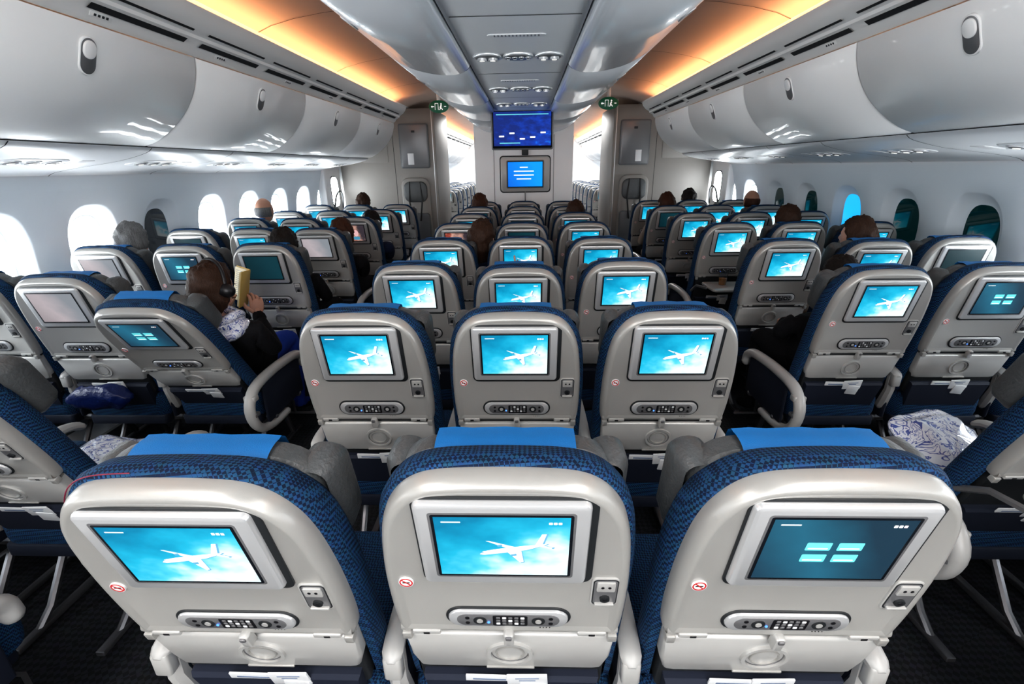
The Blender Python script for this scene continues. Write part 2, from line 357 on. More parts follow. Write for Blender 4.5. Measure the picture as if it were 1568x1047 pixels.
    rings(mb,fc,[(cu(.03),.335),(cu(.005),.345),(cu(0),.37),(cu(0),.43),(cu(.008),.458),(cu(.03),.472),(cu(.09),.468)],'fabric',cap0=True)
    rbox(mb,(0,.34,.325),(.42,.46,.05),'dark_navy',.02)
    # legs & rails
    for s in(-1,1):
        tube(mb,[(s*.15,.30,.31),(s*.15,.12,.06),(s*.15,.06,.015)],.014,'leg_metal'); tube(mb,[(s*.15,.40,.31),(s*.15,.50,.03)],.015,'leg_metal')
        tube(mb,[(s*.13,.52,.30),(s*.13,.60,.18),(s*.13,.60,.10)],.008,'leg_metal',n=6)
    tube(mb,[(-.25,.18,.31),(.25,.18,.31)],.018,'leg_metal'); tube(mb,[(-.25,.46,.31),(.25,.46,.31)],.018,'leg_metal'); tube(mb,[(-.25,.60,.10),(.25,.60,.10)],.009,'leg_metal',n=6)
    rbox(mb,(-.15,.28,.012),(.03,.62,.02),'leg_metal',.004,.003); rbox(mb,(.15,.28,.012),(.03,.62,.02),'leg_metal',.004,.003)
    # armrests
    def bar(x):
        tube(mb,smoothpts([(x,.54,.570),(x,.48,.592),(x,.3,.600),(x,.16,.597),(x,.11,.585)],3),.024,'arm',n=10,k=.75,up=(0,0,1))
        tube(mb,[(x,.13,.58),(x,.125,.50),(x,.15,.40)],[.020,.022,.026],'arm',n=8)
        rbox(mb,(x,.105,.555),(.040,.03,.06),'shell_light',.008,.005)
        rbox(mb,(x,.30,.44),(.022,.36,.20),'dark_navy',.02)
    def hoop(x):
        p=smoothpts([(x,.56,.470),(x,.55,.515),(x,.49,.545),(x,.40,.555),(x,.25,.560),(x,.10,.550),(x,.02,.520),(x,-.02,.455),(x,-.005,.375),(x,.05,.315),(x,.15,.285),(x,.30,.280)],3)
        m=len(p); R=[.026-.006*max(0,(i-m*.6)/(m*.4)) for i in range(m)]
        tube(mb,p,R,'arm',n=12,k=1.05,up=(1,0,0))
        rbox(mb,(x,.010,.505),(.060,.045,.03),'shell_light',.01,.006); rbox(mb,(x,-.003,.42),(.056,.05,.02),'grey_mid',.01,.006)
        rbox(mb,(x,.31,.42),(.016,.40,.22),'dark_navy',.03,.004)
    (hoop if kind in('L','A') else bar)(-.2535)
    if kind in('R','A'): hoop(.2535)
    if kind in('r',): bar(.2535)
    return mb.mesh('airplane_seat')
CACHE={}
def seat(x,y,kind,phi=12,content='plane',tray='up',cards=1,cover=True,dy=0):
    k=(kind,phi,content,tray,cards,cover)
    if k not in CACHE: CACHE[k]=seat_mesh(*k)
    return place('airplane_seat',CACHE[k],(x,y+dy,0))
SP=.507; KX={'L':-SP,'M':0,'R':SP}
KIND={('C','L'):'M',('C','M'):'M',('C','R'):'r',('L','L'):'M',('L','M'):'M',('L','R'):'R',('R','L'):'L',('R','M'):'M',('R','R'):'r'}
over={
 ('C',1,'R'):dict(content='menu',phi=12),('C',1,'M'):dict(phi=12),('C',1,'L'):dict(cards=2,phi=14),('C',5,'L'):dict(content='film'),('C',5,'M'):dict(content='off'),
 ('C',2,'L'):dict(phi=12),('C',2,'M'):dict(phi=12),('C',2,'R'):dict(phi=12),
 ('C',6,'M'):dict(content='off'),('C',7,'L'):dict(content='off'),('C',3,'M'):dict(phi=17),
 ('L',-1,'R'):dict(phi=22),('R',-1,'L'):dict(phi=22,tray='down'),
 ('L',0,'R'):dict(phi=33,content='menu'),('L',0,'M'):dict(phi=15,content='pale'),('L',1,'R'):dict(content='off'),('L',1,'M'):dict(content='menu'),('L',1,'L'):dict(content='pale'),
 ('L',2,'R'):dict(content='pale'),('L',3,'R'):dict(content='film'),('L',2,'L'):dict(content='off'),
 ('R',0,'M'):dict(content='menu'),('R',0,'R'):dict(content='off'),('R',1,'R'):dict(content='off'),('R',1,'M'):dict(phi=16),('R',2,'L'):dict(tray='down'),
 ('R',4,'L'):dict(content='off')}
for n in range(1,9):
    for k in 'LMR':
        d=dict(phi=random.choice([12,12,14])); d.update(over.get(('C',n,k),{})); seat(KX[k],.598+.81*(n-1),KIND[('C',k)],**d)
YS=2.04
def ysh(side,k): return {-1:(-.10 if side=='L' else -.07),-2:-.10,-3:-.14}.get(k,0)
for side,cx in(('L',-2.09),('R',2.09)):
    for k in range(-3,6):
        for q in 'LMR':
            d=dict(phi=random.choice([12,12,14])); d.update(over.get((side,k,q),{})); seat(cx+KX[q],YS+.81*k+ysh(side,k),KIND[(side,q)],**d)
for r in range(7):
    for cx in(-2.09,0,2.09):
        for q in 'LMR': seat(cx+KX[q],9.9+.81*r,'M',12,'plane')
# ------------------------------------------------------------ shell of the cabin
Y0,Y1=-2.78,16.0
def XW(z): return 2.93-.30*(z-.95)**2
mb=MB(); mb.add([(-3,Y0,0),(3,Y0,0),(3,Y1,0),(-3,Y1,0)],[[0,1,2,3]],'carpet'); mb.obj('floor')
def extr(mb,P,y0,y1,mat,s=1,ny=1):
    n=len(P); vs=[];fs=[]
    for k in range(ny+1):
        y=y0+(y1-y0)*k/ny; vs+=[(s*x,y,z) for x,z in P]
    for k in range(ny):
        for i in range(n-1): fs.append([k*n+i,k*n+i+1,(k+1)*n+i+1,(k+1)*n+i])
    mb.add(vs,fs,mat)
wn=0
def sup(a,b,t,e=2.7):
    c,s=math.cos(t),math.sin(t); return (a*math.copysign(abs(c)**(2/e),c),b*math.copysign(abs(s)**(2/e),s))
WC=1.065
for s,nm in((-1,'left'),(1,'right')):
    mb=MB()
    zl=[0,.15,.3,.45,.6,.70]; extr(mb,[(XW(z),z) for z in zl],Y0,Y1,'wall',s)
    zl=[1.46,1.5,1.54,1.58]; extr(mb,[(XW(z),z) for z in zl],Y0,Y1,'wall',s)
    k=-10
    while True:
        yc=3.20+.645*k; k+=1
        if yc-.33>Y1: break
        if yc<Y0+.3: continue
        hy=.3225; z0,z1=.70,1.46; N=48; R=[[] for _ in range(6)]
        cor=[math.atan2(a*(.38),b*hy)%(2*math.pi) for a,b in((1,1),(1,-1),(-1,-1),(-1,1))]
        for i in range(N):
            t=2*math.pi*i/N
            for c in cor:
                if abs((t-c+math.pi)%(2*math.pi)-math.pi)<=math.pi/N: t=c
            c,q=math.cos(t),math.sin(t); L=min(hy/abs(c) if abs(c)>1e-6 else 9,(.38)/abs(q) if abs(q)>1e-6 else 9)
            R[0].append((c*L,q*L,0))
            for j,(a,b,d) in enumerate(((.212,.305,0),(.200,.293,.008),(.158,.253,.050),(.138,.233,.062),(.128,.222,.064))):
                u,v=sup(a,b,t); R[j+1].append((u,v,d))
        vs=[];fs=[]
        for ring in R:
            for (u,v,d) in ring:
                z=1.08+v if ring is R[0] else WC+v
                vs.append((s*(XW(z)+d),yc+u,z))
        for j in range(5):
            for i in range(N):
                q=(i+1)%N; fs.append([j*N+i,j*N+q,(j+1)*N+q,(j+1)*N+i])
        mb.add(vs,fs,'wall')
        p=MB(); kk=k-1
        if s<0: mt='win_dimL' if kk==1 else 'win_bright'
        else: mt='win_blue' if kk==2 else ('win_dim' if 0<=kk<=4 else 'win_bright')
        if yc<2.6: mt='win_bright'
        p.add([vs[5*N+i] for i in range(N)],[list(range(N))],mt)
        wn+=1; p.obj('window_%d'%wn)
    mb.obj('wall_'+nm,ang=50)
    t=MB(); extr(t,[(XW(.02)-.02,.0),(XW(.1)-.03,.02),(XW(.28)-.03,.26),(XW(.3),.30)],Y0,Y1,'grey_mid',s); t.obj('baseboard_'+nm)
    t=MB(); extr(t,[(XW(1.58),1.58),(2.70,1.85),(2.45,2.12),(2.1,2.32),(1.69,2.40)],Y0,Y1,'white_panel',s); t.obj('trim_upper_'+nm)
    # rail
    t=MB(); RP=[(1.735,2.135),(1.715,2.150),(1.70,2.175),(1.655,2.20),(1.65,2.215),(1.60,2.245),(1.565,2.285),(1.555,2.315),(1.575,2.322),(1.60,2.30),(1.66,2.285),(1.75,2.28)]
    for a,b in((Y0,6.9),(8.9,Y1)):
        extr(t,RP,a,b,'rail',s)
        y=a+.2
        while y<b-.6:
            for (u0,v0,u1,v1) in((1.690,2.176,1.664,2.192),(1.628,2.224,1.616,2.231)):
                t.add([(s*(u0-.002),y,v0-.003),(s*(u1-.002),y,v1-.003),(s*(u1-.002),y+.56,v1-.003),(s*(u0-.002),y+.56,v0-.003)],[[0,1,2,3]],'gap')
            y+=.675
    t.obj('trim_rail_'+nm)
    t=MB(); 
    for a,b in((Y0,6.9),(8.9,Y1)): extr(t,[(1.60,2.306),(1.60,2.318),(1.66,2.318),(1.66,2.306),(1.60,2.306)],a+.02,b-.02,'cove',s)
    t.obj('cove_light')
    # PSU strip
    t=MB(); PP=smoothpts([(2.135,1.695),(2.18,1.668),(2.35,1.628),(2.6,1.595),(2.76,1.57),(2.81,1.55)],3)
    for a,b in((Y0,6.9),(8.9,Y1)):
        extr(t,PP,a,b,'psu',s)
        y=a+.35
        while y<b-.3:
            dv=V3((s*.25,0,-.040)).normalized(); W=V3((s*-.16,0,-1)).normalized(); W=(W-dv*W.dot(dv)).normalized()
            f=Fr((s*2.42,y,1.618),(0,1,0),dv,W)
            plate(t,f,.36,.17,.08,-.01,.004,'psu',bev=.004)
            for dx in(-.105,0,.105):
                disc(t,f,.042,.003,.009,'frame_silver',dx,-.005,n=18); disc(t,f,.030,.009,.012,'grey_mid',dx,-.005,n=18); disc(t,f,.016,.012,.016,'lamp_glass',dx,-.005,n=12)
            plate(t,f.at(.27,0),.09,.12,.01,.0,.003,'white_panel',bev=.001)
            y+=.81
        for yy in [a+.81*i for i in range(1,int((b-a)/.81)+1)]:
            t.add([(s*(x-.0),yy+d,z-.003) for d in(0,.006) for x,z in PP],[[i,i+1,i+1+len(PP),i+len(PP)] for i in range(len(PP)-1)],'gap')
    t.obj('passenger_service_panel',ang=50)
    # bins
    BP=smoothpts([(1.735,2.130),(1.745,2.06),(1.785,1.96),(1.855,1.865),(1.95,1.785),(2.04,1.730),(2.12,1.702),(2.155,1.698)],4)
    for a0,cnt in((-2.55-.0,7),(8.9,5)):
        for i in range(cnt):
            a=a0+1.35*i+.006; b=a+1.35-.012
            t=MB(); n=len(BP); E=[(x+.006,z+.004) for x,z in BP]
            vs=[(s*x,y,z) for P,y in((E,a),(BP,a+.006),(BP,b-.006),(E,b)) for x,z in P]
            t.add(vs,[[k2*n+q,k2*n+q+1,(k2+1)*n+q+1,(k2+1)*n+q] for k2 in range(3) for q in range(n-1)],'bin')
            bk=[(2.155,1.72),(2.6,1.62),(2.72,1.72),(2.5,2.05),(2.1,2.28),(1.76,2.28),(1.745,2.2)]
            for y in(a+.001,b-.001): t.add([(s*x,y,z) for x,z in E+bk],[list(range(n+len(bk)))],'bin')
            T2=V3((s*(BP[8][0]-BP[4][0]),0,BP[8][1]-BP[4][1])).normalized(); W2=V3((-s,0,-.5)); W2=(W2-T2*W2.dot(T2)).normalized(); f=Fr((s*BP[6][0],a+.665,BP[6][1]),(0,1,0),-T2,W2)
            plate(t,f,.085,.150,.042,-.004,.004,'bin',0,0,.002,7); plate(t,f,.074,.138,.037,.003,.0046,'grey_mid',0,0,.0005,7); plate(t,f,.060,.07,.029,.004,.012,'bin',0,.026,.004,7)
            t.obj('overhead_bin',ang=60)
    t=MB(); extr(t,[(2.13,1.702),(2.15,1.690),(2.17,1.680),(2.18,1.67)],Y0,6.9,'gap',s); t.obj('trim_binedge_'+nm)
    t=MB()
    for i in range(9):
        f=Fr((s*1.7075,-.2+.81*i,2.1625),(0,-s*1,0),V3((s*.5,0,-.8)).normalized()*-1,V3((-s*.8,0,-.5)).normalized())
        plate(t,f,.11,.022,.003,-.002,.002,'rail',bev=.0005)
        for j in range(4): plate(t,f,.012,.010,.001,.002,.0026,'frame_dark',-.03+.02*j,0,.0002)
    t.obj('row_number_placard')
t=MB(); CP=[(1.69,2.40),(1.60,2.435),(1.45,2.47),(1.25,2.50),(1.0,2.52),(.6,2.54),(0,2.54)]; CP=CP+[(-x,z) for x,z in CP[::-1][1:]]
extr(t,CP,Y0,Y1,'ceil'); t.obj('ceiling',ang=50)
t=MB()
for i in range(14):
    y=-1.9+1.35*i
    for s in(-1,1): t.add([(s*x,y+d,z-.003) for d in(0,.006) for x,z in CP[:6]],[[q,q+1,q+7,q+6] for q in range(5)],'gap')
t.obj('trim_ceiling_seams')
# centre bin unit
HB=[(.262,2.085),(.268,2.055),(.30,2.032),(.36,2.022),(.45,2.028),(.58,2.06),(.70,2.13),(.785,2.225),(.83,2.34),(.845,2.53)]
HB=smoothpts(HB,3)
for s in(-1,1):
    for a0,a1 in [(-2.78,-1.2),(-1.2,.15),(.15,1.5),(1.5,2.85),(2.85,4.2),(4.2,5.55),(5.55,7.6)]+[(8.8+1.35*i,10.15+1.35*i) for i in range(5)]:
        t=MB(); a=a0+.004;b=a1-.004; E=[(x-.005,z+.005) for x,z in HB]; n=len(HB)
        t.add([(s*x,y,z) for P,y in((E,a),(HB,a+.005),(HB,b-.005),(E,b)) for x,z in P],[[k2*n+q,k2*n+q+1,(k2+1)*n+q+1,(k2+1)*n+q] for k2 in range(3) for q in range(n-1)],'bin_centre')
        for y in(a+.001,b-.001): t.add([(s*x,y,z) for x,z in E+[(.27,2.53)]],[list(range(n+1))],'gap')
        T2=V3((s*(HB[19][0]-HB[15][0]),0,HB[19][1]-HB[15][1])).normalized(); W2=V3((s,0,-1)); W2=(W2-T2*W2.dot(T2)).normalized()
        f=Fr((s*HB[17][0],(a+b)/2,HB[17][1]),(0,1,0),T2,W2); plate(t,f,.10,.06,.03,-.004,.003,'bin_centre',bev=.002,n=7); plate(t,f,.09,.05,.025,.002,.0036,'grey_mid',bev=.0005,n=7)
        t.obj('overhead_bin',ang=60)
t=MB()
PC=[(-.262,2.10),(-.258,2.070),(-.235,2.060),(.235,2.060),(.258,2.070),(.262,2.10)]
rings(t,Fr((0,0,0),(1,0,0),(0,0,1),(0,1,0)),[(PC,Y0),(PC,7.6)],'psu',cap1=False)
for y in [.35,1.22,1.95,3.05,4.05,4.7,5.5,6.3]: t.add([(-.235,y,2.0585),(.235,y,2.0585),(.235,y+.007,2.0585),(-.235,y+.007,2.0585)],[[0,1,2,3]],'gap')
for y in(-.6,.6,1.62,2.60,3.62,4.45):
    f=Fr((0,y,2.06),(1,0,0),(0,-1,0),(0,0,-1))
    for dx,w in((-.148,.140),(0,.150),(.148,.140)):
        plate(t,f,w,.14,.065,-.002,.010,'frame_silver',dx,0,.006,7); plate(t,f,w-.024,.112,.05,.006,.0106,'grey_mid',dx,0,.001,7)
        if dx:
            for e in(-.026,.026): disc(t,f,.023,.008,.020,'frame_silver',dx+e,.0,n=16); disc(t,f,.013,.020,.022,'lamp_glass',dx+e,0,n=12)
        else:
            for e in(-.048,-.016,.016,.048): disc(t,f,.014,.009,.014,'frame_silver',e,.015,n=14); disc(t,f,.007,.014,.016,'black',e,.015,n=10); disc(t,f,.008,.009,.013,'card',e,-.025,n=10)
for y in(1.40,2.22,3.3):
    f=Fr((0,y,2.06),(1,0,0),(0,-1,0),(0,0,-1)); plate(t,f,.24,.04,.019,-.002,.003,'psu',bev=.001,n=6)
    for i in range(13): plate(t,f,.006,.026,.002,.003,.0036,'grey_mid',-.09+i*.015,0,.0003,2)
t.obj('centre_service_panel')
# overhead monitor
mb=MB(); f=Fr((0,4.95,1.895),(1,0,0),(0,-.05,1),(0,-1,-.05))
plate(mb,f,.60,.365,.02,-.06,.0,'grey_mid',bev=.006,cap0=True); plate(mb,f,.575,.335,.01,-.001,.003,'bezel',0,.0,.001); 
poly(mb,f,[(-.275,-.145),(.275,-.145),(.275,.155),(-.275,.155)],.0036,'scr_map',[(0,0),(1,0),(1,1),(0,1)])
for i in range(5): poly(mb,f,rr(.05,.014,.003,-.20+i*.1,-.06+.03*math.sin(i*2)),.004,'em_white')
poly(mb,f,rr(.5,.008,.002,0,.13),.004,'em_teal'); poly(mb,f,rr(.2,.008,.002,-.12,-.12),.004,'em_teal')
rings(mb,f,[(rr(.60,.06,.02,0,.185),-.09),(rr(.64,.06,.02,0,.19),0),(rr(.62,.04,.02,0,.20),.05)],'psu',cap0=True)
mb.obj('overhead_monitor')
# ------------------------------------------------------------ bulkheads
def box(mb,x0,x1,y0,y1,z0,z1,mat): rbox(mb,((x0+x1)/2,(y0+y1)/2,(z0+z1)/2),(x1-x0,y1-y0,z1-z0),mat,.012,.006)
mb=MB(); box(mb,-.74,.74,7.6,8.7,0,2.54,'white_panel')
F=lambda x,z:Fr((x,7.6,z),(1,0,0),(0,0,1),(0,-1,0))
for x in(-.45,.45): plate(mb,F(x,1.0),.006,2.0,.001,0,.002,'gap',bev=.0005)
plate(mb,F(0,.25),1.46,.5,.01,0,.006,'taupe'); mb.obj('wall_partition_centre')
mb=MB(); f=F(.02,1.45)
plate(mb,f,.77,.53,.05,.0,.006,'frame_dark',0,0,.003); plate(mb,f,.74,.50,.045,.0,.045,'shell_light',0,0,.012); plate(mb,f,.57,.40,.02,.03,.05,'grey_mid',0,.0,.003); plate(mb,f,.54,.37,.01,.045,.052,'bezel',0,0,.001)
poly(mb,f,[(-.26,-.175),(.26,-.175),(.26,.175),(-.26,.175)],.0526,'scr_blue',[(0,0),(1,0),(1,1),(0,1)])
for i,w in enumerate((.12,.3,.3,.22)): poly(mb,f,rr(w,.014,.003,-.02,.10-.055*i),.053,'em_white')
plate(mb,f,.10,.08,.01,.0,.03,'frame_dark',0,.31); plate(mb,f,.02,.3,.004,.0,.02,'grey_mid',0,-.38)
mb.obj('wall_monitor')
for s,nm in((-1,'left'),(1,'right')):
    mb=MB(); x0,x1=(1.32,2.80)
    a,b=(x0,x1) if s>0 else(-x1,-x0)
    box(mb,a,b,7.6,8.8,0,2.38,'taupe')
    g=F(s*1.64,1.87); plate(mb,g,.44,.62,.03,0,.03,'taupe_dark',bev=.006); plate(mb,g,.40,.58,.02,.029,.032,'grey_mid',bev=.001); plate(mb,g,.05,.03,.004,.03,.04,'frame_dark',0,.2); plate(mb,g,.09,.16,.004,.03,.034,'card',s*.06,-.18)
    plate(mb,F(s*1.36,1.3),.012,2.3,.002,0,.004,'frame_silver',bev=.001)
    plate(mb,F(s*1.96,1.3),.006,2.1,.001,0,.002,'gap',bev=.0005)
    plate(mb,F(s*2.25,1.9),.4,.5,.02,0,.006,'taupe',bev=.003)
    mb.obj('wall_galley_'+nm)
    mb=MB(); g=Fr((s*1.66,7.594,0),(1,0,0),(0,0,1),(0,-1,0))
    plate(mb,g,.44,.95,.12,0,.05,'taupe',0,.95,.02,8); plate(mb,g,.36,.30,.10,.05,.09,'leather',0,1.22,.02,8); plate(mb,g,.40,.45,.05,.05,.12,'taupe_dark',0,.68,.02,6)
    for q in(-1,1): tube(mb,[g.p(q*.08,1.36,.08),g.p(q*.10,1.1,.10),g.p(q*.06,.8,.13)],.012,'black',n=6)
    mb.obj('crew_jump_seat')
    mb=MB(); fr=Fr((s*2.86,7.22,1.0),(0,s*1,0),(0,0,1),(-s,0,0))
    plate(mb,fr,.62,1.76,.16,-.04,.07,'white_panel',0,0,.04,8); plate(mb,fr,.50,.60,.12,.06,.15,'white_panel',0,-.45,.05,8)
    plate(mb,fr,.28,.44,.10,.07,.075,'gap',0,.25,.002,8); plate(mb,fr,.25,.41,.09,.072,.078,'win_bright',0,.25,.002,8)
    tube(mb,smoothpts([fr.p(-.17,.02,.10),fr.p(-.12,.20,.13),fr.p(0,.26,.14),fr.p(.12,.2,.13),fr.p(.17,.02,.10)],4),.012,'frame_dark',n=8)
    mb.obj('door_1' if s<0 else 'door_2')
    mb=MB(); fr=Fr((s*1.09,6.72,2.30),(1,0,0),(0,0,1),(0,-1,0))
    rings(mb,fr,[(circ(.120,28,0,0,.066),-.05),(circ(.128,28,0,0,.074),-.03),(circ(.128,28,0,0,.074),0),(circ(.120,28,0,0,.066),.004)],'green_sign',cap0=True)
    tube(mb,[fr.p(0,.075,-.025),fr.p(0,.22,-.025)],.025,'white_panel')
    plate(mb,fr,.030,.010,.001,.003,.006,'white_em',-.072,0,.0005); poly(mb,fr,[(-.098,0),(-.082,-.016),(-.082,.016)],.006,'white_em')
    for dx in(-.045,-.005): plate(mb,fr,.005,.075,.001,.003,.006,'white_em',dx,0,.0005)
    plate(mb,fr,.045,.005,.001,.003,.006,'white_em',-.025,.037,.0005)
    disc(mb,fr,.010,.003,.006,'white_em',.034,.030,n=12); plate(mb,fr.at(.028,.0,0,-.4),.016,.036,.004,.003,.006,'white_em',bev=.0005)
    plate(mb,fr.at(.042,-.026,0,.6),.009,.03,.003,.003,.006,'white_em',bev=.0005); plate(mb,fr.at(.020,-.026,0,-.7),.009,.03,.003,.003,.006,'white_em',bev=.0005)
    plate(mb,fr,.026,.010,.001,.003,.006,'white_em',.085,0,.0005)
    mb.obj('exit_sign')
mb=MB(); box(mb,-2.95,2.95,Y1,Y1+.05,0,2.6,'white_panel'); mb.obj('wall_front')
mb=MB(); box(mb,-2.95,2.95,Y0-.05,Y0,0,2.6,'white_panel'); mb.obj('wall_back')
# ------------------------------------------------------------ small things
def pillow(name,c,s,rz,rx,seed,mat='pillow_print'):
    mb=MB(); nu,nv=36,22; vs=[];fs=[]; M=Matrix.Rotation(rz,3,'Z')@Matrix.Rotation(rx,3,'X')
    for i in range(nv+1):
        p=math.pi*i/nv
        for j in range(nu):
            a=2*math.pi*j/nu
            f=lambda t,e:math.copysign(abs(t)**e,t)
            q=V3((f(math.sin(p),.55)*f(math.cos(a),.45),f(math.sin(p),.55)*f(math.sin(a),.45),math.cos(p)*.5*(1-.0)))
            ed=max(abs(q.x),abs(q.y)); q.z*= (1.15-.75*ed**3)
            q=V3((q.x*s[0],q.y*s[1],q.z*s[2])); q+=V3((1,1,1))*noise.noise(q*22+V3((seed,0,0)))*.012
            q.z+=noise.noise(q*60+V3((0,seed,0)))*.006
            vs.append(M@q)
    for i in range(nv):
        for j in range(nu):
            k=(j+1)%nu; fs.append([i*nu+j,i*nu+k,(i+1)*nu+k,(i+1)*nu+j])
    mb.add(vs,fs,mat); return mb.obj(name,c,ang=60)
pillow('wrapped_pillow',(1.56,1.54,.575),(.16,.14,.13),.3,.5,3)
pillow('wrapped_pillow',(1.97,1.55,.545),(.12,.10,.08),-.3,.2,5)
pillow('wrapped_pillow',(-1.56,1.46,.54),(.17,.14,.10),-.2,.1,9)
pillow('wrapped_pillow',(-2.08,1.48,.53),(.17,.14,.09),.2,.1,12)
pillow('blue_plastic_bag',(-2.11,2.06,.50),(.16,.045,.12),.05,.2,21,'bag_blue')
def blanket(c,s,seed,mat='blanket'):
    mb=MB(); n=26; vs=[];fs=[]
    for i in range(n):
        for j in range(n):
            u=i/(n-1)*2-1; v=j/(n-1)*2-1; e=max(abs(u),abs(v))
            z=(1-e**4)*s[2]+noise.noise(V3((u*2.2+seed,v*2.2,0)))*s[2]*.6*(1-e**6); vs.append((u*s[0]*(1+.1*noise.noise(V3((u,v,seed)))),v*s[1],max(z,0)))
    for i in range(n-1):
        for j in range(n-1): fs.append([i*n+j,(i+1)*n+j,(i+1)*n+j+1,i*n+j+1])
    mb.add(vs,fs,mat); return mb.obj('folded_blanket',c,ang=80)
blanket((-2.09,2.40,.472),(.19,.2,.07),2)
mb=MB(); f=Fr((1.50,3.50,.709),(1,0,0),(0,1,0),(0,0,1))
rings(mb,f,[(circ(.026,20),0),(circ(.034,20),.10),(circ(.032,20),.10),(circ(.025,20),.004)],'glass',cap0=True); rings(mb,f,[(circ(.0245,20),.004),(circ(.028,20),.05)],'juice',cap0=True); mb.obj('drinking_glass')
# ------------------------------------------------------------ people
def head(mb,C,yaw,pitch,roll,skin,hair,style,sc=1.0):
    M=Matrix.Rotation(yaw,3,'Z')@Matrix.Rotation(pitch,3,'X')@Matrix.Rotation(roll,3,'Y')
    nu,nv=44,34
    def g(a,s): return math.exp(-(a/s)**2)
    def pt(d,hairoff=0):
        x,y,z=d; sx,sy,sz=.077,.096,.118
        if z<0: sx*=1-.28*(-z)**1.6
        q=V3((x*sx,y*sy,z*sz))
        if z<-.15 and y<.2: q.y*=1-.35*min(1,(-z-.15))
        q.y+=(.012 if z<-.4 and y>0 else 0)*min(1,(-z-.4)*3)
        if y>0:
            q.y+=.026*g(x,.13)*g(z+.18,.14)+.012*g(x,.10)*g(z,.16)
            for s in(-1,1): q.y-=.010*g(x-s*.36,.15)*g(z-.04,.12)
            q.y+=.005*g(z-.22,.08)*g(x,.5)+.007*g(x,.25)*(g(z+.44,.05)+g(z+.54,.05))+.007*g(x,.2)*g(z+.85,.12)
        if hairoff: q+=V3(d)*hairoff
        return q*sc
    vs=[];fs=[];dirs=[]
    for i in range(nv+1):
        p=math.pi*i/nv
        for j in range(nu):
            a=2*math.pi*j/nu; d=V3((math.sin(p)*math.cos(a),math.sin(p)*math.sin(a),math.cos(p))); dirs.append(d); vs.append(V3(C)+M@pt(d))
    for i in range(nv):
        for j in range(nu):
            q=(j+1)%nu; fs.append([i*nu+j,i*nu+q,(i+1)*nu+q,(i+1)*nu+j])
    mb.add(vs,fs,skin)
    for s in(-1,1):
        ellip(mb,V3(C)+M@(V3((s*.030,.080,.004))*sc),(.0125*sc,.010*sc,.008*sc),'eye_white',M,10,6); ellip(mb,V3(C)+M@(V3((s*.030,.0885,.004))*sc),(.005*sc,.003*sc,.005*sc),'black',M,8,5)
        ellip(mb,V3(C)+M@(V3((s*.030,.093,.026))*sc),(.018*sc,.005*sc,.003*sc),hair,M,8,5)
        ear=[(.0,.0,-.03),(-.004,-.012,-.02),(-.01,-.02,.005),(-.008,-.018,.025),(.0,-.004,.032),(.0,.006,.02)]
        tube(mb,[V3(C)+M@(V3((s*(.074-e[0]),e[1]-.002,e[2]-.005))*sc) for e in ear],.006*sc,skin,n=6); ellip(mb,V3(C)+M@(V3((s*.074,-.006,-.002))*sc),(.005*sc,.014*sc,.026*sc),skin,M,8,6)
    ellip(mb,V3(C)+M@(V3((0,.093,-.056))*sc),(.023*sc,.008*sc,.004*sc),'lips',M,10,5); ellip(mb,V3(C)+M@(V3((0,.092,-.063))*sc),(.019*sc,.008*sc,.005*sc),'lips',M,10,5)
    def amt(d):
        x,y,z=d
        if style=='bald': return min(1,max(0,(.12-y)*5))*min(1,max(0,(.30-z)*6))*min(1,max(0,(z+.5)*6))*.5
        line=.50 if y>.35 else (.50-(.35-y)*1.9 if y>-.1 else -.36-( -.1-y)*.45)
        if style=='long': line=.55 if y>.5 else (.55-(.5-y)*3.0)
        line=max(line,-.62 if style!='long' else -1.2)
        return min(1,max(0,(z-line)*7))
    hv=[];keep=[]
    for d in dirs:
        a=amt(d); off=a*(.017+.012*noise.noise(V3(d)*3+V3(C))+.009*noise.noise(V3(d)*11+V3(C))+.004*noise.noise(V3(d)*25+V3(C)))
        q=pt(d,off if a>0 else -.004)
        if style=='long' and d.z<-.2 and d.y<.3: q.z-=.06*(-d.z)*sc; q.x*=1.25; q.y=min(q.y,.02*sc)-.02*sc
        hv.append(V3(C)+M@q); keep.append(a)
    hf=[f for f in fs if max(keep[a] for a in f)>0]
    mb.add(hv,hf,hair)
    return M
def hand(mb,wr,dirn,norm,side,skin,curl=.5,sc=1.0,point=False):
    d=V3(dirn).normalized(); n=V3(norm); n=(n-d*n.dot(d)).normalized(); x=d.cross(n).normalized()*side
    wr=V3(wr)
    ellip(mb,wr+d*.045*sc,(.040*sc,.050*sc,.016*sc),skin,Matrix((x,d,n)).transposed(),14,8)
    tube(mb,[wr-d*.03,wr+d*.02],[.024*sc,.026*sc],skin,n=10,k=.75)
    for i,(o,l) in enumerate(((-.030,.060),(-.010,.076),(.010,.082),(.030,.074))):
        cu=curl*(1.15-.08*i)
        if point and i==3: cu=.08
        b=wr+d*(.078-.006*abs(i-2))*sc+x*o*sc; pts=[b-d*.03*sc,b]; a=cu*.5; q=b
        for k,fk in enumerate((.46,.30,.24)):
            dd=d*math.cos(a)+n*math.sin(a)+x*o*.8; q=q+dd*l*fk*sc; pts.append(q); a+=cu
        tube(mb,pts,[.0095*sc,.0095*sc,.0088*sc,.008*sc,.007*sc],skin,n=8)
    b=wr+d*.02*sc+x*.028*sc; t1=(d*.65+x*.75+n*.2).normalized(); t2=(d*.85+x*.2+n*.55).normalized()
    tube(mb,[b,b+t1*.04*sc,b+t1*.04*sc+t2*.032*sc,b+t1*.04*sc+t2*.055*sc],[.013*sc,.011*sc,.0095*sc,.008*sc],skin,n=8)
